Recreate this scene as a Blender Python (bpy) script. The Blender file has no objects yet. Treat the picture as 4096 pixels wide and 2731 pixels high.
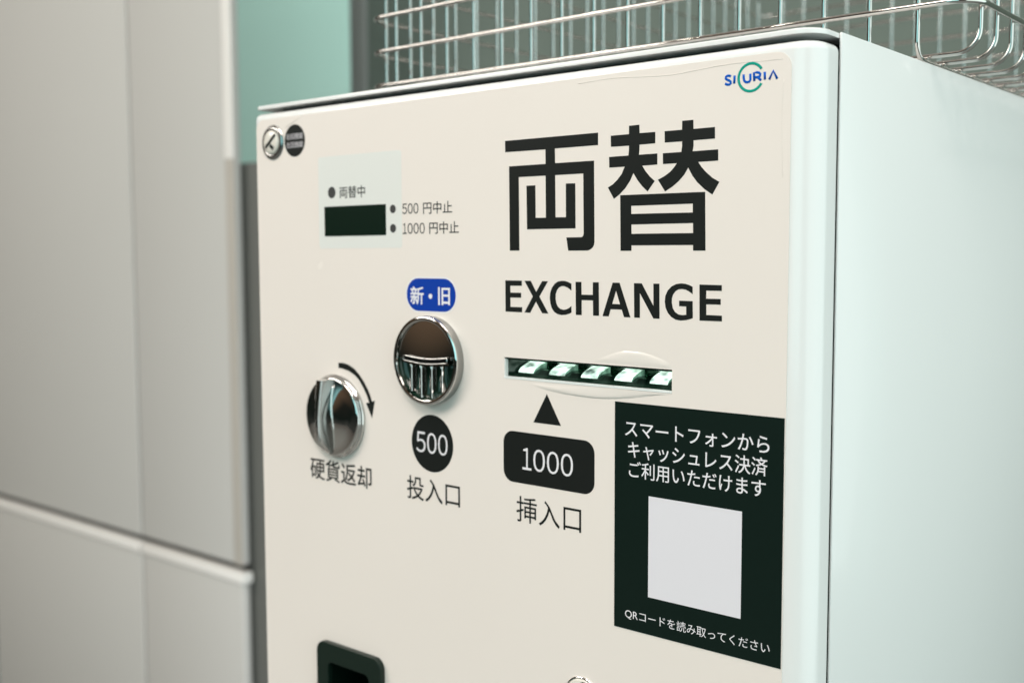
import bpy, bmesh, math, random
from mathutils import Vector, Matrix
random.seed(7)
MM = 0.001                      # all builder coordinates below are millimetres
S = bpy.context.scene
COL = S.collection

# ------------------------------------------------------------------ camera
CAM_AXES = [[0.762477,0.647007,-0.003323],[-0.048327,0.062072,0.996901],[0.645208,-0.759954,0.078597]]
CAM_POS = [593.524,-441.741,17.332]
CAM_LENS = 38.6353
cd = bpy.data.cameras.new('camera')
cd.lens = CAM_LENS; cd.sensor_width = 36.0; cd.sensor_fit = 'HORIZONTAL'
cd.clip_start = 0.01; cd.clip_end = 60
cd.dof.use_dof = True; cd.dof.focus_distance = 0.522; cd.dof.aperture_fstop = 7.6
cd.dof.aperture_blades = 9
cam = bpy.data.objects.new('camera', cd); COL.objects.link(cam)
ax = [Vector(a) for a in CAM_AXES]
m3 = Matrix((ax[0], ax[1], ax[2])).transposed()
cam.matrix_world = Matrix.Translation(Vector(CAM_POS) * MM) @ m3.to_4x4()
S.camera = cam

# ------------------------------------------------------------------ world, lamps, exposure
w = bpy.data.worlds.new('World'); S.world = w; w.use_nodes = True
wn = w.node_tree.nodes; wl = w.node_tree.links; bg = wn['Background']     # dim hall: pale ceiling, dark brown-green middle, grey floor
wt = wn.new('ShaderNodeTexCoord'); wx = wn.new('ShaderNodeSeparateXYZ'); wr = wn.new('ShaderNodeValToRGB'); wm = wn.new('ShaderNodeMapRange')
wm.inputs['From Min'].default_value = -1; wm.inputs['From Max'].default_value = 1
wl.new(wt.outputs['Generated'], wx.inputs[0]); wl.new(wx.outputs['Z'], wm.inputs['Value'])
nz_ = wn.new('ShaderNodeTexNoise'); nz_.inputs['Scale'].default_value = 4.0; nz_.inputs['Detail'].default_value = 4
wl.new(wt.outputs['Generated'], nz_.inputs['Vector'])
ad = wn.new('ShaderNodeMath'); ad.operation = 'MULTIPLY_ADD'; ad.inputs[1].default_value = 0.12; 
sb = wn.new('ShaderNodeMath'); sb.operation = 'SUBTRACT'; sb.inputs[1].default_value = 0.06
wl.new(nz_.outputs['Fac'], ad.inputs[0]); wl.new(wm.outputs[0], ad.inputs[2]); wl.new(ad.outputs[0], sb.inputs[0]); wl.new(sb.outputs[0], wr.inputs[0])
cr = wr.color_ramp
cr.elements[0].position = 0.0; cr.elements[0].color = (0.20, 0.19, 0.18, 1)
cr.elements[1].position = 1.0; cr.elements[1].color = (0.62, 0.59, 0.54, 1)
for ps, cl in ((0.34, (0.10, 0.10, 0.09)), (0.44, (0.012, 0.017, 0.014)), (0.53, (0.02, 0.021, 0.017)), (0.66, (0.03, 0.027, 0.022)), (0.78, (0.26, 0.225, 0.19))):
    e = cr.elements.new(ps); e.color = (*cl, 1)
vd = wn.new('ShaderNodeVectorMath'); vd.operation = 'DOT_PRODUCT'; vd.inputs[1].default_value = (-0.66, -0.66, 0.36)   # brown glow added left of the viewer for the chrome to reflect
wl.new(wt.outputs['Generated'], vd.inputs[0])
vr = wn.new('ShaderNodeMapRange'); vr.interpolation_type = 'SMOOTHSTEP'
vr.inputs['From Min'].default_value = 0.86; vr.inputs['From Max'].default_value = 1.0; wl.new(vd.outputs['Value'], vr.inputs['Value'])
vm = wn.new('ShaderNodeMix'); vm.data_type = 'RGBA'; vm.inputs[7].default_value = (0.17, 0.112, 0.07, 1)
wl.new(vr.outputs[0], vm.inputs[0]); wl.new(wr.outputs[0], vm.inputs[6])
wl.new(vm.outputs[2], bg.inputs[0]); bg.inputs[1].default_value = 0.8
S.view_settings.view_transform = 'Standard'; S.view_settings.look = 'None'
S.view_settings.exposure = 0.07; S.view_settings.gamma = 1
S.cycles.use_denoising = True
S.cycles.max_bounces = 8

def area(name, loc, target, sx, sy, power, col):
    l = bpy.data.lights.new(name, 'AREA'); l.shape = 'RECTANGLE'; l.size = sx; l.size_y = sy
    l.energy = power; l.color = col
    o = bpy.data.objects.new(name, l); COL.objects.link(o); o.location = loc
    o.rotation_euler = (Vector(target) - Vector(loc)).to_track_quat('-Z', 'Y').to_euler()
    return o
def bulb(name, loc, power, col, r):
    l = bpy.data.lights.new(name, 'POINT'); l.energy = power; l.color = col; l.shadow_soft_size = r
    o = bpy.data.objects.new(name, l); COL.objects.link(o); o.location = loc; return o
area('key_lamp', (0.45, -1.7, 2.35), (0.22, 0, -0.05), 1.9, 1.2, 56, (1.0, 0.915, 0.86))
area('teal_lamp', (3.0, 0.35, 0.25), (0.37, 0.2, 0.0), 5.0, 4.4, 116, (0.80, 0.955, 0.935))
area('front_lamp', (0.75, -2.7, 0.62), (0.3, 0, 0.15), 1.9, 1.5, 15, (0.48, 0.97, 1.0))
area('locker_fill', (-2.5, -2.3, 1.65), (-2.1, 0.9, -0.45), 2.0, 1.0, 60, (1.0, 0.95, 0.885))  # added fill light, unseen, to brighten the lockers evenly
area('locker_low_fill', (-0.25, 0.30, -0.80), (-1.8, 0.9, -0.75), 0.5, 0.4, 6, (0.95, 0.98, 1.0))  # added fill hidden behind the machine, lifts the lower lockers
area('teal_wall_fill', (-1.05, 1.85, 0.9), (-2.6, 2.4, 0.5), 0.4, 0.6, 38, (1.0, 0.98, 0.95))  # added fill hidden behind the partition, brightens the teal wall
for i in range(9):
    bulb('downlight', (-1.15 + 0.3 * i, -0.95 - 0.06 * i, 1.75), 2.6, (1.0, 0.95, 0.86), 0.028)
bulb('side_downlight', (1.05, -0.28, 1.75), 7, (1.0, 0.97, 0.93), 0.03)

# ------------------------------------------------------------------ materials
def mat(name, col, rough=0.4, spec=0.5, metal=0.0, coat=0.0, emit=None, estr=0.0, bump=0.0, bscale=300.0, vary=0.0, vscale=6.0, trans=0.0, ior=1.45, alpha=1.0, rvary=0.0, evary=None):
    m = bpy.data.materials.new(name); m.use_nodes = True
    nt = m.node_tree; b = nt.nodes['Principled BSDF']
    b.inputs['Base Color'].default_value = (*col, 1)
    b.inputs['Roughness'].default_value = rough; b.inputs['Metallic'].default_value = metal
    b.inputs['Specular IOR Level'].default_value = spec
    b.inputs['Coat Weight'].default_value = coat; b.inputs['Coat Roughness'].default_value = 0.06
    b.inputs['Transmission Weight'].default_value = trans; b.inputs['IOR'].default_value = ior
    b.inputs['Alpha'].default_value = alpha
    if emit:
        b.inputs['Emission Color'].default_value = (*emit, 1); b.inputs['Emission Strength'].default_value = estr
    if bump or vary or rvary or evary:
        tc = nt.nodes.new('ShaderNodeTexCoord')
    if vary:
        n = nt.nodes.new('ShaderNodeTexNoise'); n.inputs['Scale'].default_value = vscale; n.inputs['Detail'].default_value = 5
        nt.links.new(tc.outputs['Object'], n.inputs['Vector'])
        mx = nt.nodes.new('ShaderNodeMix'); mx.data_type = 'RGBA'
        mx.inputs[6].default_value = (*[c * (1 - vary) for c in col], 1)
        mx.inputs[7].default_value = (*[min(1, c * (1 + vary)) for c in col], 1)
        nt.links.new(n.outputs['Fac'], mx.inputs[0]); nt.links.new(mx.outputs[2], b.inputs['Base Color'])
    if evary:
        n = nt.nodes.new('ShaderNodeTexNoise'); n.inputs['Scale'].default_value = 190; n.inputs['Detail'].default_value = 2
        nt.links.new(tc.outputs['Object'], n.inputs['Vector'])
        mr = nt.nodes.new('ShaderNodeMapRange'); mr.inputs['From Min'].default_value = 0.3; mr.inputs['From Max'].default_value = 0.62
        mr.inputs['To Min'].default_value = evary[0]; mr.inputs['To Max'].default_value = evary[1]
        nt.links.new(n.outputs['Fac'], mr.inputs['Value']); nt.links.new(mr.outputs[0], b.inputs['Emission Strength'])
    if rvary:
        n = nt.nodes.new('ShaderNodeTexNoise'); n.inputs['Scale'].default_value = 25; n.inputs['Detail'].default_value = 8
        nt.links.new(tc.outputs['Object'], n.inputs['Vector'])
        mr = nt.nodes.new('ShaderNodeMapRange')
        mr.inputs['To Min'].default_value = max(0, rough - rvary); mr.inputs['To Max'].default_value = rough + rvary
        nt.links.new(n.outputs['Fac'], mr.inputs['Value']); nt.links.new(mr.outputs[0], b.inputs['Roughness'])
    if bump:
        n = nt.nodes.new('ShaderNodeTexNoise'); n.inputs['Scale'].default_value = bscale; n.inputs['Detail'].default_value = 3
        nt.links.new(tc.outputs['Object'], n.inputs['Vector'])
        bp = nt.nodes.new('ShaderNodeBump'); bp.inputs['Strength'].default_value = bump; bp.inputs['Distance'].default_value = 0.0005
        nt.links.new(n.outputs['Fac'], bp.inputs['Height']); nt.links.new(bp.outputs[0], b.inputs['Normal'])
    return m
M = dict(
    white=mat('white_paint', (0.80, 0.795, 0.785), 0.24, coat=0.3, bump=0.06, bscale=160, vary=0.012),
    film=mat('cream_film', (0.87, 0.785, 0.73), 0.24, coat=0.3, rvary=0.07, bump=0.05, bscale=90, vary=0.022, vscale=7),
    bubble=mat('lifted_film', (0.86, 0.785, 0.73), 0.2, coat=0.6, bump=0.15, bscale=60),
    window=mat('display_window_print', (0.775, 0.768, 0.735), 0.3),
    ink=mat('black_ink', (0.011, 0.013, 0.012), 0.42, spec=0.2, bump=0.1, bscale=900, rvary=0.08),
    softink=mat('grey_ink', (0.05, 0.05, 0.05), 0.4),
    card=mat('black_sticker', (0.005, 0.013, 0.010), 0.38, spec=0.18, bump=0.08, bscale=700, rvary=0.06),
    softwink=mat('faded_white_ink', (0.42, 0.40, 0.42), 0.4),
    wink=mat('white_ink', (0.83, 0.80, 0.83), 0.4),
    paper=mat('white_card', (0.79, 0.755, 0.80), 0.42),
    blue=mat('blue_sticker', (0.002, 0.045, 0.36), 0.4, spec=0.3),
    lblue=mat('blue_ink', (0.0, 0.10, 0.52), 0.5, spec=0.1),
    lteal=mat('teal_ink', (0.0, 0.33, 0.25), 0.4, spec=0.2),
    chrome=mat('chrome', (0.66, 0.65, 0.63), 0.045, metal=1.0, rvary=0.025),
    chromerim=mat('bright_chrome', (0.80, 0.80, 0.78), 0.10, metal=1.0),
    darkchrome=mat('dark_chrome', (0.22, 0.23, 0.22), 0.12, metal=1.0, rvary=0.05),
    dullchrome=mat('dull_chrome', (0.36, 0.36, 0.35), 0.22, metal=1.0, rvary=0.08),
    satin=mat('satin_metal', (0.52, 0.52, 0.50), 0.33, metal=1.0),
    wire=mat('steel_wire', (0.60, 0.585, 0.56), 0.06, metal=1.0, rvary=0.02),
    black=mat('black_plastic', (0.006, 0.016, 0.011), 0.36, spec=0.35),
    cup=mat('tray_cup_plastic', (0.003, 0.013, 0.008), 0.6, spec=0.15),
    void=mat('black_cavity', (0.003, 0.004, 0.0035), 0.8, spec=0.1),
    gloss=mat('gloss_black_plastic', (0.010, 0.028, 0.018), 0.11),
    glass=mat('dark_display_glass', (0.001, 0.012, 0.007), 0.25),
    lens=mat('lit_lens', (0.72, 0.84, 0.78), 0.10, coat=0.5, emit=(0.74, 1.0, 0.84), estr=0.9, bump=0.7, bscale=260, evary=(0.05, 1.7)),
    lensside=mat('lens_side', (0.10, 0.24, 0.17), 0.12, coat=0.6, emit=(0.5, 1.0, 0.72), estr=0.1, bump=0.5, bscale=260, evary=(0.0, 0.35)),
    nickel=mat('nickel_cream_reflection', (0.76, 0.71, 0.64), 0.3, coat=0.3),  # lock metal with the cream panel's reflection put into its colour
    led=mat('led_light', (0.8, 0.9, 0.85), 0.4, emit=(0.45, 1.0, 0.62), estr=13.0),
    lips=mat('white_plastic', (0.83, 0.85, 0.84), 0.3),
    gapshade=mat('dark_gap_shade', (0.02, 0.02, 0.022), 0.7),  # shade inside the door gap, as a dark colour
    locker=mat('grey_locker_paint', (0.54, 0.535, 0.51), 0.6, spec=0.25, vary=0.02, vscale=2.0),
    lockedge=mat('ledge_paint_edge_glint', (0.83, 0.815, 0.78), 0.5, spec=0.3),  # white ledge paint, also the painted reflection on the upper locker edge
    lockbrown=mat('beige_edge_reflection', (0.46, 0.435, 0.39), 0.6, spec=0.25),  # painted reflection on the lower locker edge
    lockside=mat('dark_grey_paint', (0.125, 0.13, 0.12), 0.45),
    seam=mat('dark_seam', (0.05, 0.048, 0.045), 0.6),
    teal=mat('teal_wall_paint', (0.41, 0.68, 0.62), 0.6, vary=0.03, vscale=1.5),
    partition=mat('grey_partition', (0.155, 0.192, 0.168), 0.7, spec=0.2, vary=0.2, vscale=3),
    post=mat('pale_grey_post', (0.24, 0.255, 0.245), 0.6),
    floor=mat('grey_floor', (0.22, 0.22, 0.21), 0.4, vary=0.05),
)

# ------------------------------------------------------------------ helpers
def link(name, me, material=None, parent=None, smooth=False):
    o = bpy.data.objects.new(name, me); COL.objects.link(o)
    if material: me.materials.clear(); me.materials.append(material)
    if parent: o.parent = parent
    if smooth:
        for p in me.polygons: p.use_smooth = True
    return o
def finish(bm, name, material, parent=None, smooth=False, sharp=None):
    bmesh.ops.recalc_face_normals(bm, faces=bm.faces)
    for v in bm.verts: v.co *= MM
    me = bpy.data.meshes.new(name); bm.to_mesh(me); bm.free()
    o = link(name, me, material, parent, smooth or sharp is not None)
    if sharp is not None: me.set_sharp_from_angle(angle=math.radians(sharp))
    return o
def empty(name, label, cat, loc=(0, 0, 0)):
    o = bpy.data.objects.new(name, None); COL.objects.link(o); o.location = Vector(loc) * MM
    o['label'] = label; o['category'] = cat; o.empty_display_size = 0.05
    return o
def box(bm, x0, x1, y0, y1, z0, z1, bev=0.0, seg=2):
    r = bmesh.ops.create_cube(bm, size=1.0); vs = r['verts']
    for v in vs:
        v.co = Vector((x0 + (v.co.x + .5) * (x1 - x0), y0 + (v.co.y + .5) * (y1 - y0), z0 + (v.co.z + .5) * (z1 - z0)))
    if bev:
        es = list({e for v in vs for e in v.link_edges})
        bmesh.ops.bevel(bm, geom=es, offset=bev, segments=seg, profile=0.5, affect='EDGES')
    return vs
def boxobj(name, x0, x1, y0, y1, z0, z1, material, parent=None, bev=0.0, seg=3):
    bm = bmesh.new(); box(bm, x0, x1, y0, y1, z0, z1, bev, seg)
    return finish(bm, name, material, parent, sharp=40)
def eval_mesh(o):
    dg = bpy.context.evaluated_depsgraph_get(); dg.update()
    return bpy.data.meshes.new_from_object(o.evaluated_get(dg))
def flat(name, loops, y, thick, material, parent, bev=0.0):
    """closed outlines in panel x, z (inner loops become holes): a sheet facing -y whose front lies at y"""
    c = bpy.data.curves.new(name, 'CURVE'); c.dimensions = '2D'; c.fill_mode = 'BOTH'
    for lp in loops:
        s = c.splines.new('POLY'); s.points.add(len(lp) - 1); s.use_cyclic_u = True
        for p, q in zip(s.points, lp): p.co = (q[0], q[1], 0, 1)
    c.extrude = thick / 2
    if bev: c.bevel_depth = bev; c.bevel_resolution = 2; c.offset = -bev
    o = bpy.data.objects.new(name, c); COL.objects.link(o)
    me = eval_mesh(o); bpy.data.objects.remove(o); bpy.data.curves.remove(c)
    for v in me.vertices:
        x, z, d = v.co
        v.co = Vector((x, y + thick / 2 + (bev if bev else 0) - d, z)) * MM
    me.name = name
    o2 = link(name, me, material, parent)
    bm = bmesh.new(); bm.from_mesh(me); bmesh.ops.recalc_face_normals(bm, faces=bm.faces); bm.to_mesh(me); bm.free()
    return o2
def glyphs(s):
    c = bpy.data.curves.new('text', 'FONT'); c.body = s; c.size = 1.0; c.resolution_u = 4
    o = bpy.data.objects.new('text', c); COL.objects.link(o)
    me = eval_mesh(o); bpy.data.objects.remove(o); bpy.data.curves.remove(c)
    return me
def text(name, items, y, material, parent):
    """items: (string, [x0, x1, z0, z1], extra stroke in mm); every string is fitted to its box"""
    bm = bmesh.new()
    for s, b, wt in items:
        base = glyphs(s)
        xs = [v.co.x for v in base.vertices]; zs = [v.co.y for v in base.vertices]
        ax0, ax1, az0, az1 = min(xs), max(xs), min(zs), max(zs); h = wt / 2
        for k, (dx, dz) in enumerate(((0, 0),) if not wt else ((0, 0), (h, h), (-h, h), (h, -h), (-h, -h), (h, 0), (-h, 0), (0, h), (0, -h))):
            me = base.copy()
            for v in me.vertices:
                v.co = Vector((b[0] + h + dx + (v.co.x - ax0) / (ax1 - ax0) * (b[1] - b[0] - wt), y - 0.002 * k, b[2] + h + dz + (v.co.y - az0) / (az1 - az0) * (b[3] - b[2] - wt))) * MM
            bm.from_mesh(me); bpy.data.meshes.remove(me)
        bpy.data.meshes.remove(base)
    for f in bm.faces:
        f.normal_update()
        if f.normal.y > 0: f.normal_flip()
    me = bpy.data.meshes.new(name); bm.to_mesh(me); bm.free()
    return link(name, me, material, parent)
def digits(s, b, off=0.0):
    """digit by digit boxes: numerals set in a fixed-width humanist face"""
    wide = {'1': 0.78}
    gap = 0.17; tot = sum(wide.get(c, 1) for c in s) + gap * (len(s) - 1)
    u = (b[1] - b[0]) / tot; x = b[0]; out = []
    full = {str(i): chr(0xFF10 + i) for i in range(10)}
    for c in s:
        wd = wide.get(c, 1) * u
        out.append((full[c], [x, x + wd, b[2], b[3]], off)); x += wd + gap * u
    return out
def circle(cx, cz, r, n=48, rz=None):
    rz = rz or r
    return [(cx + r * math.cos(2 * math.pi * k / n), cz + rz * math.sin(2 * math.pi * k / n)) for k in range(n)]
def rrect(x0, x1, z0, z1, r, n=8, rz=None):
    rz = rz or r; out = []
    for cx, cz, a0 in ((x1 - r, z1 - rz, 0), (x0 + r, z1 - rz, 90), (x0 + r, z0 + rz, 180), (x1 - r, z0 + rz, 270)):
        for k in range(n + 1):
            a = math.radians(a0 + 90 * k / n); out.append((cx + r * math.cos(a), cz + rz * math.sin(a)))
    return out
def lathe(bm, cx, cz, prof, n=64):
    """prof: (radius, y) from the outside in; turned about the y axis through (cx, cz)"""
    rings = []
    for r, y in prof:
        if r <= 1e-6: rings.append([bm.verts.new((cx, y, cz))])
        else: rings.append([bm.verts.new((cx + r * math.cos(2 * math.pi * k / n), y, cz + r * math.sin(2 * math.pi * k / n))) for k in range(n)])
    for a, b in zip(rings, rings[1:]):
        for k in range(n):
            k2 = (k + 1) % n
            if len(b) == 1: bm.faces.new((a[k], a[k2], b[0]))
            elif len(a) == 1: bm.faces.new((a[0], b[k2], b[k]))
            else: bm.faces.new((a[k], a[k2], b[k2], b[k]))
def tube(bm, pts, r, n=10, closed=False, sq=1.0):
    pts = [Vector(p) for p in pts]; N = len(pts); rings = []; up = None
    for i, p in enumerate(pts):
        a = pts[(i - 1) % N] if (closed or i) else p
        b = pts[(i + 1) % N] if (closed or i < N - 1) else p
        t = (b - a).normalized()
        if up is None:
            up = Vector((0, 0, 1)) if abs(t.z) < 0.9 else Vector((0, 1, 0))
        u = (up - t * up.dot(t)).normalized(); up = u; v = t.cross(u)
        rings.append([bm.verts.new(p + (u * math.cos(2 * math.pi * k / n) + v * math.sin(2 * math.pi * k / n)) * r) for k in range(n)])
    for i in range(N if closed else N - 1):
        a, b = rings[i], rings[(i + 1) % N]
        for k in range(n): bm.faces.new((a[k], a[(k + 1) % n], b[(k + 1) % n], b[k]))
    if not closed:
        bm.faces.new(rings[0][::-1]); bm.faces.new(rings[-1])
def arcpts(c, e1, e2, r, n=7):
    c, e1, e2 = Vector(c), Vector(e1), Vector(e2)
    return [c + e1 * (r * math.cos(math.pi / 2 * k / n)) + e2 * (r * math.sin(math.pi / 2 * k / n)) for k in range(n + 1)]
def boolean_cut(o, cutters):
    for c in cutters:
        md = o.modifiers.new('cut', 'BOOLEAN'); md.operation = 'DIFFERENCE'; md.solver = 'EXACT'; md.object = c
    me = eval_mesh(o); old = o.data; o.modifiers.clear(); o.data = me; bpy.data.meshes.remove(old)
    for c in cutters: bpy.data.objects.remove(c)
    for p in me.polygons: p.use_smooth = True
    me.set_sharp_from_angle(angle=math.radians(35))

# ------------------------------------------------------------------ outlines measured on the panel (x, z in mm)
RYO = [[[214.47,76.64],[274.38,76.55],[274.4,70.55],[247.64,70.58],[247.75,63.3],[272.0,63.17],[272.4,23.54],[272.13,22.14],[271.43,20.92],[270.23,19.96],[268.97,19.44],[267.88,19.26],[256.12,19.28],[254.93,25.91],[263.72,25.89],[264.72,26.01],[265.38,26.44],[265.76,27.59],[265.42,57.24],[247.81,57.31],[248.03,36.14],[254.64,36.02],[254.57,52.81],[260.51,52.68],[260.71,30.33],[229.31,30.38],[228.95,52.79],[234.9,52.77],[235.04,36.18],[241.79,36.06],[241.58,57.35],[223.79,57.43],[224.08,19.44],[217.53,19.47],[217.18,63.3],[241.59,63.24],[241.48,70.53],[214.57,70.76]]]
GAE = [[[292.57,78.46],[298.48,78.5],[298.61,74.56],[307.41,74.46],[307.45,69.19],[298.64,69.12],[298.56,66.77],[298.32,64.44],[308.63,64.39],[308.67,59.25],[300.23,59.16],[301.91,56.73],[304.54,53.88],[307.3,51.66],[303.29,46.94],[300.04,49.76],[297.49,52.65],[295.22,55.93],[293.4,52.5],[290.58,49.01],[287.22,46.16],[283.97,44.13],[280.35,49.74],[283.26,51.12],[286.13,53.39],[288.47,55.93],[290.16,59.24],[281.11,59.26],[281.03,64.41],[292.3,64.42],[292.59,66.73],[292.63,69.05],[282.07,69.19],[281.99,74.49],[292.54,74.5]],[[321.99,78.42],[327.95,78.43],[328.04,74.31],[339.19,74.34],[339.26,69.17],[328.14,69.14],[328.13,66.51],[327.73,64.23],[340.96,64.28],[341.03,59.22],[330.69,59.21],[332.49,56.77],[334.84,54.43],[338.1,51.75],[341.74,49.7],[338.2,44.16],[334.01,46.82],[330.23,50.13],[327.61,53.26],[325.44,56.94],[323.34,53.79],[320.26,50.87],[316.9,48.55],[313.06,46.55],[309.03,52.16],[312.46,53.58],[315.62,55.41],[317.78,57.35],[319.31,59.28],[311.82,59.28],[311.68,64.29],[321.7,64.29],[322.06,66.91],[322.04,69.07],[312.67,69.17],[312.57,74.41],[321.98,74.4]],[[287.64,45.76],[334.49,45.55],[334.95,18.89],[328.42,18.92],[328.39,21.5],[294.31,21.61],[294.33,19.0],[287.99,19.03]],[[294.09,40.46],[328.04,40.43],[328.08,36.39],[294.11,36.63]],[[294.25,31.56],[328.23,31.57],[328.33,26.99],[294.28,27.12]]]
EXCHANGE = [[[214.3,3.88],[225.71,3.84],[225.7,1.14],[217.82,1.12],[217.8,-2.51],[225.19,-2.5],[225.18,-5.1],[217.79,-5.12],[217.84,-10.02],[225.86,-10.05],[225.85,-12.71],[214.39,-12.63]],[[227.47,3.81],[231.72,3.82],[235.33,-1.87],[239.29,3.79],[243.11,3.76],[237.47,-4.22],[243.35,-12.79],[239.26,-12.75],[235.16,-6.93],[231.28,-12.75],[227.45,-12.71],[233.04,-4.24]],[[258.17,2.68],[255.98,3.59],[254.11,4.0],[252.24,4.1],[249.73,3.75],[247.52,2.6],[245.62,0.45],[244.51,-2.31],[244.28,-4.82],[244.66,-7.56],[245.61,-10.04],[247.2,-11.87],[249.42,-12.92],[251.93,-13.29],[254.44,-13.06],[256.61,-12.49],[258.22,-11.82],[258.19,-8.44],[256.61,-9.6],[254.75,-10.35],[252.87,-10.55],[250.99,-10.13],[249.42,-8.93],[248.47,-7.22],[248.09,-4.98],[248.15,-2.74],[248.94,-0.73],[250.2,0.66],[251.93,1.4],[253.49,1.43],[255.36,0.86],[256.91,0.03],[258.18,-0.81]],[[260.76,3.67],[264.42,3.7],[264.52,-2.65],[271.43,-2.62],[271.48,3.62],[275.08,3.65],[275.28,-12.88],[271.65,-12.93],[271.53,-5.36],[264.59,-5.38],[264.64,-12.87],[261.0,-12.92]],[[283.38,3.59],[287.48,3.6],[293.98,-13.02],[290.16,-13.03],[288.87,-9.41],[282.24,-9.41],[281.15,-12.93],[277.38,-12.93]],[[285.45,-0.3],[287.82,-6.82],[283.19,-6.8]],[[295.86,3.53],[300.31,3.52],[307.04,-7.1],[306.93,3.46],[310.29,3.48],[310.51,-13.1],[307.03,-13.08],[299.31,-1.17],[299.42,-13.02],[296.13,-13.04]],[[328.39,2.3],[326.55,3.06],[324.45,3.64],[322.08,3.79],[319.43,3.41],[317.04,2.34],[314.91,0.36],[313.59,-2.31],[313.34,-4.85],[313.77,-7.61],[315.01,-10.11],[316.91,-12.0],[319.33,-13.18],[321.99,-13.54],[325.16,-13.2],[327.25,-12.67],[328.63,-12.17],[328.46,-4.32],[321.18,-4.27],[321.21,-6.83],[325.04,-6.88],[325.08,-10.74],[323.02,-10.99],[320.9,-10.72],[319.03,-9.64],[317.81,-7.95],[317.25,-5.44],[317.23,-3.38],[317.88,-1.53],[319.2,0.09],[320.79,0.97],[322.64,1.2],[324.74,0.88],[326.59,0.05],[328.42,-1.09]],[[331.97,3.39],[343.6,3.3],[343.63,0.66],[335.62,0.67],[335.54,-3.0],[343.13,-2.98],[343.11,-5.58],[335.65,-5.6],[335.73,-10.46],[343.81,-10.53],[343.87,-13.15],[332.19,-13.17]]]
ARROW = [[[79.54,-48.04],[83.81,-47.95],[88.44,-48.63],[93.84,-50.82],[98.74,-54.41],[102.76,-58.59],[105.95,-62.8],[107.91,-66.26],[109.22,-69.48],[111.83,-68.71],[109.11,-79.5],[103.99,-70.87],[106.77,-70.25],[104.66,-65.97],[101.47,-61.47],[97.85,-57.27],[93.76,-54.47],[88.77,-52.55],[83.72,-51.64],[79.46,-51.29]]]
TRI = [[[242.32,-54.33],[233.26,-69.96],[251.52,-70.06]]]
LOGO_STROKES = [[[346.92,95.88],[346.17,96.26],[345.32,96.35],[344.43,95.95],[344.36,95.24],[344.97,94.69],[346.02,94.19],[346.84,93.55],[346.93,92.86],[346.34,92.43],[345.22,92.44],[344.09,93.04]],[[348.77,96.08],[348.63,92.58]],[[353.17,96.1],[353.31,94.47],[353.58,93.31],[354.32,92.65],[355.23,92.5],[356.13,92.73],[356.59,93.48],[356.48,96.07]],[[358.48,92.64],[358.25,96.2],[359.68,96.27],[360.76,96.02],[361.38,95.32],[361.14,94.51],[360.07,94.18],[358.64,94.14]],[[360.07,94.18],[361.71,92.63]],[[363.43,96.12],[363.56,92.76]],[[365.62,92.55],[367.49,96.15],[369.41,92.53]]]
BUB_UP = [[[272.03,-35.83],[275.97,-33.78],[280.85,-31.9],[285.67,-30.24],[290.44,-29.39],[297.49,-29.32],[302.13,-29.73],[306.72,-30.64],[311.27,-31.92],[314.87,-33.24],[317.34,-34.81],[317.49,-36.52]]]
BUB_LO = [[[230.34,-49.6],[235.78,-51.32],[242.22,-52.51],[250.66,-53.31],[261.0,-53.93],[271.09,-54.13],[278.5,-53.93],[285.78,-53.33],[295.3,-52.15],[304.59,-50.6],[311.42,-49.27],[317.25,-48.61]]]

# ================================================================== the setting
FLOOR = -1250
bm = bmesh.new(); box(bm, -5000, 3500, -4000, 3000, FLOOR - 20, FLOOR)
o = finish(bm, 'floor', M['floor']); o['kind'] = 'structure'; o['label'] = 'grey floor under the lockers'

o = boxobj('back_wall', -6500, 2500, 2400, 2480, FLOOR, 1500, M['teal'])
o['label'] = 'pale teal wall far behind the machine and the wire basket'; o['category'] = 'wall'

pt = empty('partition', 'mid grey partition panel standing behind the wire basket, in front of the teal wall', 'partition', (-400, 1400, FLOOR))
def kid(o, p):
    o.parent = p; o.matrix_parent_inverse = Matrix.Translation(-p.location); return o
kid(boxobj('panel', -1425, 1500, 1400, 1440, FLOOR, 1300, M['partition']), pt)
kid(boxobj('post', -1480, -1425, 1390, 1450, FLOOR, 1300, M['post'], bev=4), pt)

# lockers: two columns, doors above and below one seam
lk = empty('locker_bank', 'blank pale grey locker bank with flat doors left of the machine', 'lockers', (-1800, 1100, FLOOR))
LX, LM, LR, LY, SEAM = -2420, -1665, -1281, 900, -640
kid(boxobj('carcass', LX, LR - 90, LY + 22, LY + 60, FLOOR, 1300, M['lockside']), lk)
for x0, x1 in ((LX, LM - 4), (LM + 4, LR)):
    kid(boxobj('door', x0, x1, LY, LY + 20, SEAM + 16, 1290, M['locker'], bev=5), lk)
    kid(boxobj('door', x0, x1, LY, LY + 20, FLOOR + 30, SEAM - 24.5, M['locker'], bev=5), lk)
    kid(boxobj('gap_strip', x0, x1 - 1, LY + 12, LY + 19, SEAM + 3, SEAM + 15.5, M['seam']), lk)
    kid(boxobj('ledge', x0, x1 + (8 if x1 == LR else 0), LY - 5, LY + 20, SEAM - 21, SEAM + 1, M['lockedge'], bev=1.5), lk)
kid(boxobj('edge_reflection', LR - 27, LR + 4, LY - 2.5, LY - 0.4, 212, 1290, M['lockedge'], bev=1), lk)  # painted reflection: pale upper stretch of the locker's rounded edge
kid(boxobj('edge_reflection', LR - 24, LR + 4, LY - 2.5, LY - 0.4, SEAM + 17, 211.5, M['lockbrown'], bev=1), lk)  # painted reflection: browner lower stretch of the same edge

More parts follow.
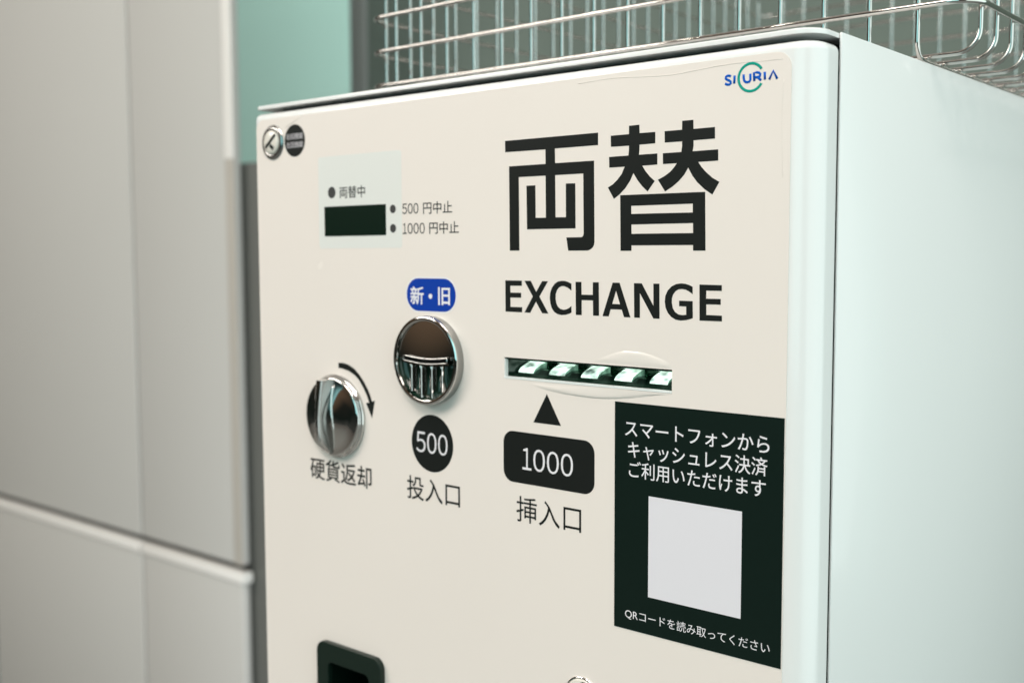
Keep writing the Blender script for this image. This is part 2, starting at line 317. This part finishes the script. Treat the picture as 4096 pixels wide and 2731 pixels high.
cb = empty('storage_cabinet', 'low dark grey cabinet in the gap between the lockers and the machine', 'cabinet', (-1200, 1100, FLOOR))
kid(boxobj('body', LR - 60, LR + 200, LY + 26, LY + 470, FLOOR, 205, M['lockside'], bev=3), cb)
kid(boxobj('shade_box', LR - 40, LR + 190, LY + 120, LY + 420, 205.5, 262, M['post'], bev=8), cb)  # added grey block standing in for the shadow fading up the teal

# ================================================================== the exchange machine
mc = empty('exchange_machine', 'white money exchange machine with cream front, coin slot and lit bill slot', 'exchange machine', (194, 150, FLOOR))
def part(o): return kid(o, mc)
W_, XR, ZT, ZB = 387.8, 388.2, 108.2, -330

# --- door: rounded box, later pierced by the bill slot and the coin tray
def rounded_door():
    bm = bmesh.new(); box(bm, 0, W_, 0, 20, ZB, ZT)
    es = [e for e in bm.edges if all(abs(v.co.y) < 1e-4 for v in e.verts) and abs(e.verts[0].co.x - e.verts[1].co.x) < 1e-4 and e.verts[0].co.x > 100]
    bmesh.ops.bevel(bm, geom=es, offset=12, segments=10, profile=0.5, affect='EDGES')
    es = [e for e in bm.edges if all(abs(v.co.y) < 1e-4 for v in e.verts) and abs(e.verts[0].co.x - e.verts[1].co.x) < 1e-4 and e.verts[0].co.x < 1]
    bmesh.ops.bevel(bm, geom=es, offset=3.5, segments=6, profile=0.5, affect='EDGES')
    f = [f for f in bm.faces if f.normal.z > 0.9]
    es = [e for e in f[0].edges if min(v.co.y for v in e.verts) < 19.9]
    bmesh.ops.bevel(bm, geom=es, offset=4.2, segments=6, profile=0.5, affect='EDGES')
    return finish(bm, 'door', M['white'])
SX0, SX1, SZ0, SZ1 = 213.4, 317.6, -48.1, -36.9
TX0, TX1, TZ0, TZ1 = 60.5, 115.5, -305, -226.8
door = rounded_door()
c1 = boxobj('cut', SX0, SX1, -5, 40, SZ0, SZ1, M['void'])
c2 = boxobj('cut', TX0 + 3, TX1 - 3, -5, 40, TZ0 + 3, TZ1 - 3, M['void'])
boolean_cut(door, [c1, c2]); part(door)

# --- cream film laid on the door
ov = rrect(2.6, 376.0, ZB + 4, 104.0, 7, 6)
fo = flat('front_film', [ov, [(SX0, SZ0), (SX0, SZ1), (SX1, SZ1), (SX1, SZ0)], rrect(TX0 + 1, TX1 - 1, TZ0 + 1, TZ1 - 1, 7)], -0.35, 0.35, M['film'], None)
part(fo)
YF = -0.35
def dome(name, outline, h, material, squash=0.0):
    """a lifted patch of film: the traced outline swelling to height h in the middle"""
    n = len(outline); cx = sum(p[0] for p in outline) / n; cz = sum(p[1] for p in outline) / n
    bm = bmesh.new(); rings = []
    for t, hh in ((1, 0.03), (0.96, 0.10), (0.86, 0.45), (0.68, 0.8), (0.4, 0.97), (0.15, 1.0)):
        rings.append([bm.verts.new((cx + (x - cx) * t, YF - h * hh, cz + (z - cz) * t)) for x, z in outline])
    for a, b in zip(rings, rings[1:]):
        for k in range(n): bm.faces.new((a[k], a[(k + 1) % n], b[(k + 1) % n], b[k]))
    bm.faces.new(rings[-1])
    return finish(bm, name, material, smooth=True)
part(dome("film_bubble", BUB_UP[0], 0.4, M['bubble']))
part(dome("film_bubble", BUB_LO[0], 0.6, M['bubble']))
# wavy lifted edge of the film under the top rim and beside the right rim
bm = bmesh.new()
for x0, x1, zb, amp, ph in ((262, 372, 101.2, 1.0, 0.3),):
    tube(bm, [(x0 + (x1 - x0) * k / 40, YF - 0.02, zb + amp * math.sin(ph + k * 0.23) * (0.4 + 0.6 * math.sin(k * 0.09)) - 0.012 * k) for k in range(41)], 0.14, 6)
part(finish(bm, 'film_ripple', M['film'], smooth=True))
bm = bmesh.new()
tube(bm, [(372.5 - 0.5 * math.sin(k * 0.2), YF - 0.02, 92 - 2.2 * k + 0.4 * math.sin(k)) for k in range(20)], 0.13, 6)
part(finish(bm, 'film_ripple', M['film'], smooth=True))
bm = bmesh.new()
tube(bm, [(33, YF, 97.5), (38, YF, 99.4), (43, YF, 101.2), (50, YF, 104)], 0.2, 6)
part(finish(bm, 'film_crease', M['bubble'], smooth=True))
bm = bmesh.new()
tube(bm, [(252.5, YF + .03, 14), (255.5, YF + .03, 9.5), (257.3, YF + .03, 6.2)], 0.09, 5)
part(finish(bm, 'film_crease', M['bubble'], smooth=True))

# --- cabinet shell behind the door, lid over it
bm = bmesh.new()
box(bm, XR - 1.2, XR, 22.6, 760, ZB, 113.4, 0.5)
box(bm, 1.0, 2.4, 22, 760, ZB, 110.6)
box(bm, 2.5, XR - 1.3, 758, 760, ZB, 110.6)
box(bm, 2.5, XR - 1.3, 22.5, 757.5, ZB, ZB + 2)
part(finish(bm, 'cabinet', M['white'], sharp=40))
def lid():
    pts = [(XR - 1.4, 760), (1.0, 760), (1.0, 4)]
    pts += [(4.0 - 3 * math.cos(math.radians(a)), 4 - 3 * math.sin(math.radians(a))) for a in range(15, 91, 15)]
    pts += [(XR - 13 + 11.6 * math.sin(math.radians(a)), 12.6 - 11.6 * math.cos(math.radians(a))) for a in range(0, 91, 9)]
    bm = bmesh.new()
    f = bm.faces.new([bm.verts.new((x, y, 110.9)) for x, y in pts])
    r = bmesh.ops.extrude_face_region(bm, geom=[f])
    for v in r['geom']:
        if isinstance(v, bmesh.types.BMVert): v.co.z = 113.3
    bmesh.ops.recalc_face_normals(bm, faces=bm.faces)
    top = [f for f in bm.faces if f.normal.z > .9][0]
    bmesh.ops.bevel(bm, geom=list(top.edges), offset=0.8, segments=3, profile=0.5, affect='EDGES')
    return finish(bm, 'lid', M['white'], sharp=50)
part(lid())
bm = bmesh.new()                       # dark strips added as shade behind the door edge and inside the gap
box(bm, 3, 8, 20.2, 60, ZB + 3, 110.5); box(bm, XR - 13, XR - 8.5, 20.3, 60, ZB + 3, 110.5); box(bm, 8.1, XR - 13.1, 20.4, 60, 104, 110.4)
part(finish(bm, 'gap_shade', M['gapshade']))
bm = bmesh.new(); box(bm, 20, 368, 60, 560, FLOOR, ZB - 0.5, 2)
part(finish(bm, 'stand', M['lockside'], sharp=40))

# --- printing on the film
YP = YF - 0.06
def sub(o, p): o.parent = p; return o
sub(flat('big_lettering', RYO + GAE, YP, 0.05, M['ink'], None), fo)
sub(flat('exchange_lettering', EXCHANGE, YP, 0.05, M['ink'], None), fo)
sub(flat('arrow_print', ARROW, YP, 0.05, M['ink'], None), fo)
sub(flat('triangle_print', TRI, YP, 0.05, M['ink'], None), fo)
sub(flat('display_print', [rrect(63.5, 136.5, 21.5, 77, 2)], YF - 0.03, 0.03, M['window'], None), fo)
sub(text('status_lettering', [('両替中', [82.84, 105.7, 51.36, 58.49], 0.12)], YP, M['ink'], None), fo)
sub(text('status_lettering', digits('500', [136.9, 149.9, 40.65, 46.56], 0.07) + [('円中止', [153.65, 176.07, 40.2, 46.97], 0.1)], YP, M['ink'], None), fo)
sub(text('status_lettering', digits('1000', [137.2, 154.8, 29.32, 35.36], 0.07) + [('円中止', [158.34, 180.98, 29.03, 35.79], 0.1)], YP, M['ink'], None), fo)
for n, b in (('indicator_dot', (75.77, 55.2, 3.5)), ('indicator_dot', (129.1, 43.8, 2.45)), ('indicator_dot', (129.1, 32.7, 2.5))):
    sub(flat(n, [circle(*b)], YP, 0.05, M['softink'], None), fo)
part(flat('display_glass', [rrect(68.8, 123.3, 28.9, 46.8, 0.6)], YP - 0.1, 0.12, M['glass'], None))
st = part(flat('blue_label', [rrect(139.0, 179.3, -15.0, 5.0, 9.8)], YP, 0.05, M['wink'], None))
sub(flat('blue_field', [rrect(139.95, 178.35, -14.2, 4.2, 9.0)], YP - 0.06, 0.06, M['blue'], None), st)
sub(text('label_lettering', [('新', [142.9, 153.6, -10.6, -0.4], 0.32), ('旧', [164.9, 174.0, -10.5, -0.5], 0.45), ('・', [157.4, 160.3, -7.2, -4.3], 0.0)], YP - 0.09, M['wink'], None), st)
sub(text('return_lettering', [('硬貨返却', [51.1, 108.0, -122.9, -109.3], 0.26)], YP, M['ink'], None), fo)
sub(text('insert_lettering', [('投入口', [138.3, 180.4, -123.5, -109.7], 0.16)], YP, M['ink'], None), fo)
sub(text('insert_lettering', [('挿入口', [221.5, 264.5, -124.1, -110.2], 0.06)], YP, M['ink'], None), fo)
cv = sub(flat('coin_value_print', [circle(159.05, -89.3, 16.45, 64)], YP, 0.05, M['ink'], None), fo)
sub(text('coin_value_lettering', digits('500', [146.4, 171.2, -95.2, -83.3], 0.0), YP - 0.04, M['wink'], None), fo)
sub(flat('bill_value_print', [rrect(212.6, 272.8, -103.3, -75.9, 6.5)], YP, 0.05, M['ink'], None), fo)
sub(text('bill_value_lettering', digits('1000', [225.8, 259.3, -95.7, -84.0], 0.0), YP - 0.04, M['wink'], None), fo)

# --- maker's mark, top right
bm = bmesh.new()
for s in LOGO_STROKES: tube(bm, [(x, YP, z) for x, z in s], 0.58, 8)
for v in bm.verts: v.co.y = YP + (v.co.y - YP) * 0.12
sub(finish(bm, 'mark_lettering', M['lblue'], smooth=True), fo)
bm = bmesh.new(); cx, cz, R0 = 356.75, 94.5, 5.98
a0 = math.degrees(math.atan2(97.8 - cz, 362.3 - cx)); a1 = 360 + math.degrees(math.atan2(91.2 - cz, 362.3 - cx))
tube(bm, [(cx + R0 * math.cos(math.radians(a)), YP + 0.01, cz + R0 * math.sin(math.radians(a))) for a in [a0 + (a1 - a0) * k / 60 for k in range(61)]], 0.62, 8)
for v in bm.verts: v.co.y = YP + (v.co.y - YP) * 0.10
sub(finish(bm, 'mark_ring', M['lteal'], smooth=True), fo)

# --- black notice sticker
ns = part(flat('notice_sticker', [[(285.2, -167.2), (285.2, -54.5), (375.5, -54.5), (375.5, -167.2)]], YF - 0.25, 0.22, M['card'], None))
sub(flat('white_square', [[(305.2, -148.6), (305.2, -98.9), (355.4, -98.9), (355.4, -148.6)]], YF - 0.30, 0.04, M['paper'], None), ns)
for s, b, wt in (('スマートフォンから', [291.3, 368.5, -71.0, -63.3], 0.09), ('キャッシュレス決済', [293.1, 367.7, -81.5, -73.0], 0.09), ('ご利用いただけます', [293.7, 367.0, -91.1, -82.9], 0.09),
                 ('QRコードを読み取ってください', [291.8, 370.1, -162.0, -156.7], 0.0)):
    sub(text('notice_lettering', [(s, b, wt)], YF - 0.29, M['wink'], None), ns)

# --- bill slot
bm = bmesh.new()                       # dark housing: roof, floor, back, ends
box(bm, SX0 + .1, SX1 - .1, 0.4, 46, SZ1 - 0.7, SZ1 - 0.05); box(bm, SX0 + .6, SX1 - .6, 2.1, 46, SZ0 - 6, SZ0 + 0.5)
box(bm, SX0 + .1, SX1 - .1, 46.1, 47, SZ0 - 6, SZ1); box(bm, SX0 + .08, SX0 + .55, 2.3, 46, SZ0 + .06, SZ1 - .75); box(bm, SX1 - .55, SX1 - .08, 1.0, 46, SZ0 + .06, SZ1 - .75)
bs = part(finish(bm, 'bill_slot', M['gloss']))
bm = bmesh.new()                       # white lip: left jamb and sill
box(bm, SX0 + .05, SX0 + .5, -0.3, 2.2, SZ0 + 1.05, SZ1 - .8); box(bm, SX0 + .05, SX1 - .05, -0.55, 2.0, SZ0 + .05, SZ0 + 1.0)
sub(finish(bm, 'slot_lip', M['lips']), bs)
def jaw(x0, x1, prof):
    bm = bmesh.new(); a = [bm.verts.new((x0, y, z)) for y, z in prof]; b = [bm.verts.new((x1, y, z)) for y, z in prof]; n = len(prof)
    for k in range(n): bm.faces.new((a[k], a[(k + 1) % n], b[(k + 1) % n], b[k]))
    bm.faces.new(a[::-1]); bm.faces.new(b); return bm
low = [(2.2, SZ0 + .6), (2.2, SZ0 + 1.1), (5, SZ0 + 1.9), (9, SZ0 + 2.6), (12, SZ0 + 4.0), (15, SZ0 + 4.6), (44, SZ0 + 4.8), (44, SZ0 + .6)]
sub(finish(jaw(SX0 + .7, SX1 - .7, low), 'lower_jaw', M['gloss'], sharp=50), bs)
up = [(1.0, SZ1 - .8), (1.0, SZ1 - 1.1), (6, SZ1 - 1.9), (14, SZ1 - 2.3), (44, SZ1 - 2.4), (44, SZ1 - .8)]
sub(finish(jaw(SX0 + .7, SX1 - .7, up), 'upper_jaw', M['gloss'], sharp=50), bs)
lp = [(8.8, SZ0 + 2.2), (9.3, SZ0 + 3.4), (10.6, SZ0 + 4.6), (13.0, SZ0 + 5.7), (16.0, SZ0 + 6.8), (19.5, SZ0 + 7.7), (20.5, SZ0 + 7.8), (20.5, SZ0 + 2.2)]
for k in range(5):
    x0 = 215.4 + k * 20.9
    ln = sub(finish(jaw(x0, x0 + 10.4, lp), 'slot_lens', M['lens'], sharp=50), bs)
    ln.data.materials.append(M['lensside'])
    for p in ln.data.polygons:
        if abs(p.normal.x) > 0.9: p.material_index = 1
    sub(boxobj('slot_lamp', x0 + 1.5, x0 + 8.5, 21, 22.5, SZ0 + 5.6, SZ0 + 7.4, M['led']), bs)

# --- coin slot bezel
CX, CZ = 159.0, -41.7
bm = bmesh.new()
lathe(bm, CX, CZ, [(25.0, YF), (25.1, -2.0), (25.1, -5.4), (24.95, -5.95), (24.5, -6.3), (23.9, -6.42), (23.1, -6.45), (22.6, -6.25), (22.2, -5.3)], 96)
cs = part(finish(bm, 'coin_slot', M['chrome'], sharp=32))
def dull_sides(o):
    o.data.materials.append(M['dullchrome'])
    for p in o.data.polygons:
        if abs(p.normal.y) < 0.25 and abs(p.center.y) < 0.0056: p.material_index = 1
dull_sides(cs)
def face_y(x, z): return -4.9 - 1.5 * max(0.0, 1 - ((x - CX) ** 2 + (z - CZ) ** 2) / 22.2 ** 2)
SLZ = -41.0                            # upper half: domed plate ending on the slot line
bm = bmesh.new(); nx, nz = 40, 16; grid = []
for j in range(nz + 1):
    row = []
    for i in range(nx + 1):
        u = -1 + 2 * i / nx; zb = -40.2 - CZ - 1.0 * (1 - u * u); hw = 22.1
        x = hw * u; ztop = math.sqrt(max(0.0, hw * hw - x * x)); z0 = min(zb, ztop)
        z = z0 + (ztop - z0) * j / nz
        row.append(bm.verts.new((CX + x, face_y(CX + x, CZ + z) , CZ + z)))
    grid.append(row)
for j in range(nz):
    for i in range(nx): bm.faces.new((grid[j][i], grid[j][i + 1], grid[j + 1][i + 1], grid[j + 1][i]))
bmesh.ops.remove_doubles(bm, verts=bm.verts, dist=0.01)
sub(finish(bm, 'coin_plate', M['chrome'], smooth=True), cs)
# the coin slot itself: a black curved opening with a bright lip under it
def band(xa, xb, zt, zb, sag, y, material, name, thick=0.5):
    pts = [(xa + (xb - xa) * k / 20, zt - sag * math.sin(math.pi * k / 20)) for k in range(21)] + [(xb - (xb - xa) * k / 20, zb - sag * math.sin(math.pi * k / 20)) for k in range(21)]
    return sub(flat(name, [pts], y, thick, material, None), cs)
band(143.5, 177.5, -39.0, -42.0, 1.3, -6.9, M['void'], 'coin_opening', 0.6)
band(142.5, 178.6, -42.0, -43.1, 1.2, -6.75, M['chrome'], 'opening_lip', 0.8)
bm = bmesh.new()
pr_ = [(143.5 + 34 * k / 20, -7.15, -39.2 - 1.3 * math.sin(math.pi * k / 20)) for k in range(21)] + [(177.5 - 34 * k / 20, -7.15, -41.9 - 1.3 * math.sin(math.pi * k / 20)) for k in range(21)]
tube(bm, pr_, 0.3, 8, closed=True)
sub(finish(bm, 'opening_rim', M['chromerim'], smooth=True), cs)
# lower half: dark recessed bowl with upright chrome fins
bm = bmesh.new(); lathe(bm, CX, CZ, [(22.3, -5.0), (21.5, -2.5), (18, -1.2), (10, -0.9), (0, -0.85)], 64)
sub(finish(bm, 'coin_bowl', M['gloss'], smooth=True), cs)
for fx in (147.6, 155.3, 163.6, 171.6):
    zb = CZ - math.sqrt(21.3 ** 2 - (fx - CX) ** 2)
    bm = bmesh.new(); n = 14
    for s in range(1):
        prof = [(-1.5, -1.2), (-0.75, -5.2), (-0.3, -5.75), (0.3, -5.75), (0.75, -5.2), (1.5, -1.2)]
        rows = []
        for j in range(n + 1):
            t = j / n; z = -43.4 + (zb + 43.4) * t; k = 1.0 if j else 0.75
            rows.append([bm.verts.new((fx + px, max(-0.9 - (-py - 0.9) * k, -6.0), z)) for px, py in prof])
        for a, b in zip(rows, rows[1:]):
            for i in range(len(prof) - 1): bm.faces.new((a[i], a[i + 1], b[i + 1], b[i]))
        bm.faces.new(rows[0]); bm.faces.new(rows[-1][::-1])
    sub(finish(bm, 'coin_fin', M['chrome'], sharp=60), cs)

# --- coin return knob
KX, KZ = 77.3, -81.0
kb = bmesh.new()
lathe(kb, KX, KZ, [(25.6, YF), (25.8, -1.2), (25.5, -2.3), (24.7, -2.8), (24.4, -3.2), (24.3, -4.2), (23.9, -4.8), (23.0, -5.2), (22.0, -5.1), (17, -6.8), (12, -8.4), (6, -9.8), (0, -10.4)], 96)
kn = part(finish(kb, 'return_knob', M['chrome'], smooth=True)); dull_sides(kn)
bm = bmesh.new(); n = 24; secs = []
for j in range(n + 1):
    t = -1 + 2 * j / n; z = KZ + 23.2 * t
    h = -16.4 + (0.8 * t * t if t > 0 else 3.0 * t * t + 7.5 * (max(0, -t - 0.5) / 0.5) ** 2); sh = 1.6 * t - 0.6; w2 = 1.1 + 0.9 * abs(t)
    secs.append([bm.verts.new((KX + sh + a, y, z)) for a, y in ((-w2 - 2.4, -3.6), (-w2 - 0.9, h + 2.2), (-w2 - 0.4, h + 0.5), (-w2 + 0.5, h), (w2 - 0.5, h), (w2 + 0.3, h + 0.5), (w2 + 0.55, h + 2.2), (w2 + 1.0, -3.6))])
for a, b in zip(secs, secs[1:]):
    for i in range(7): bm.faces.new((a[i], a[i + 1], b[i + 1], b[i]))
bm.faces.new(secs[0]); bm.faces.new(secs[-1][::-1])
gr = sub(finish(bm, 'knob_grip', M['chrome'], sharp=50), kn); gr.data.materials.append(M['dullchrome'])
for p in gr.data.polygons:
    if p.normal.x > 0.9: p.material_index = 1  # flank gets duller metal, standing in for the panel's grey reflection

bm = bmesh.new(); cr_ = []
for k in range(25):
    t = -1 + k / 12; z = 19.5 * t; xo = 5.2 + 1.6 * math.sin(math.pi * (t + 1) * 0.75) - 1.5 * (t < 0) * t * t
    rr = math.hypot(xo, z)
    yy = -10.4 + 0.6 * min(rr, 6) / 6 + 1.4 * max(0, min(rr - 6, 6)) / 6 + 1.6 * max(0, min(rr - 12, 5)) / 5 + 1.7 * max(0, rr - 17) / 5
    cr_.append((KX + xo, yy - 0.15, KZ + z))
tube(bm, cr_, 0.55, 8)
sub(finish(bm, 'knob_crease', M['chromerim'], smooth=True), kn)

# --- top left lock and its round label
def lockslot(cx, cz, y, ln, wd, ang, p):
    c, s = math.cos(ang), math.sin(ang)
    q = [(-ln, -wd), (ln, -wd), (ln, wd), (-ln, wd)]
    return sub(flat('keyhole', [[(cx + a * c - b * s, cz + a * s + b * c) for a, b in q]], y, 0.05, M['void'], None), p)
bm = bmesh.new(); lathe(bm, 19.8, 88.9, [(11.0, YF), (10.8, -0.8), (9.4, -1.6), (8.0, -2.0), (7.5, -1.4)], 48)
l1 = part(finish(bm, 'door_lock', M['dullchrome'], smooth=True))
bm = bmesh.new(); lathe(bm, 19.8, 88.9, [(7.4, -0.9), (7.4, -2.2), (6.9, -2.7), (3.2, -2.8), (0, -2.8)], 48)
sub(finish(bm, 'lock_barrel', M['nickel'], sharp=50), l1)
lockslot(20.0, 89.6, -2.86, 6.4, 1.05, math.radians(38), l1)
lockslot(21.2, 85.9, -2.86, 2.2, 1.15, math.radians(-35), l1)
ll = part(flat('lock_label', [circle(41.4, 88.7, 10.0, 48)], YP, 0.05, M['ink'], None))
sub(text('lock_lettering', [('右回開錠', [33.2, 49.6, 89.5, 93.3], 0.2)], YP - 0.04, M['softwink'], None), ll)
sub(text('lock_lettering', [('左回施錠', [33.2, 49.6, 84.3, 88.1], 0.2)], YP - 0.04, M['softwink'], None), ll)
# --- bottom lock: only its top edge is in the picture
bm = bmesh.new(); lathe(bm, 265.5, -209.3, [(11.0, YF), (11.0, -0.9), (10.6, -1.3), (10.2, -1.3), (10.0, -0.6)], 48)
l2 = part(finish(bm, 'lower_lock', M['chromerim'], sharp=50))
bm = bmesh.new(); lathe(bm, 265.5, -209.3, [(10.0, -0.5), (9.8, -1.2), (9.0, -1.6), (0, -1.7)], 48)
sub(finish(bm, 'lock_barrel', M['nickel'], smooth=True), l2)
bm = bmesh.new(); lathe(bm, 267.2, -202.9, [(2.4, -1.3), (2.4, -1.9), (0, -1.95)], 24)
sub(finish(bm, 'lock_pin', M['black']), l2)

# --- coin return tray
fr_o = rrect(TX0 - 2, TX1 + 2, TZ0 - 2, TZ1 + 2, 7); fr_i = rrect(TX0 + 8.5, TX1 - 8.5, TZ0 + 8, TZ1 - 10, 4)
tf = part(flat('coin_tray', [fr_o, fr_i], -4.2, 3.2, M['black'], None, bev=0.4))
bm = bmesh.new()
box(bm, TX0 + 3.5, TX0 + 4.5, 0, 34, TZ0 + 4, TZ1 - 4); box(bm, TX1 - 4.5, TX1 - 3.5, 0, 34, TZ0 + 4, TZ1 - 4)
box(bm, TX0 + 4.6, TX1 - 4.6, 0, 34, TZ1 - 5, TZ1 - 4); box(bm, TX0 + 4.6, TX1 - 4.6, 0, 34, TZ0 + 4, TZ0 + 5); box(bm, TX0 + 3.5, TX1 - 3.5, 34.1, 35, TZ0 + 4, TZ1 - 4)
sub(finish(bm, 'tray_cup', M['cup']), tf)

# ================================================================== the wire basket on top
bk = empty('wire_basket', 'shiny steel wire basket standing on top of the white machine', 'basket', (198, 418, 114))
BX0, BX1, BY0, BY1, BZ, BH, RW = -14.0, 412.0, 118.0, 718.0, 114.7, 300.0, 1.28
def bpart(bm, name): return kid(finish(bm, name, M['wire'], sharp=60), bk)
for i in range(16):
    x = 10.3 + 25.02 * i; r = 9.0
    p = [(x, BY0, BH)] + [tuple(v) for v in arcpts((x, BY0 + r, BZ + r), (0, -1, 0), (0, 0, -1), r)] + [tuple(v) for v in arcpts((x, BY1 - r, BZ + r), (0, 0, -1), (0, 1, 0), r)] + [(x, BY1, BH)]
    bm = bmesh.new(); tube(bm, p, RW, 14); bpart(bm, 'upright_wire')
for i in range(24):
    y = 131.0 + 25 * i; r = 11.0; z = BZ + 2.56
    p = [(BX0, y, BH)] + [tuple(v) for v in arcpts((BX0 + r, y, z + r), (-1, 0, 0), (0, 0, -1), r)] + [tuple(v) for v in arcpts((BX1 - r, y, z + r), (0, 0, -1), (1, 0, 0), r)] + [(BX1, y, BH)]
    bm = bmesh.new(); tube(bm, p, RW, 12); bpart(bm, 'cross_wire')
for i in range(7):
    z = 139.9 + 24.4 * i; g = 2.7; r = 14.0
    lp_ = []
    for cx, cy, e1, e2 in ((BX1 + g - r, BY0 - g + r, (0, -1, 0), (1, 0, 0)), (BX1 + g - r, BY1 + g - r, (1, 0, 0), (0, 1, 0)), (BX0 - g + r, BY1 + g - r, (0, 1, 0), (-1, 0, 0)), (BX0 - g + r, BY0 - g + r, (-1, 0, 0), (0, -1, 0))):
        lp_ += [tuple(v) for v in arcpts((cx, cy, z), e1, e2, r)]
    bm = bmesh.new(); tube(bm, lp_, 1.45, 12, closed=True); bpart(bm, 'hoop_wire')
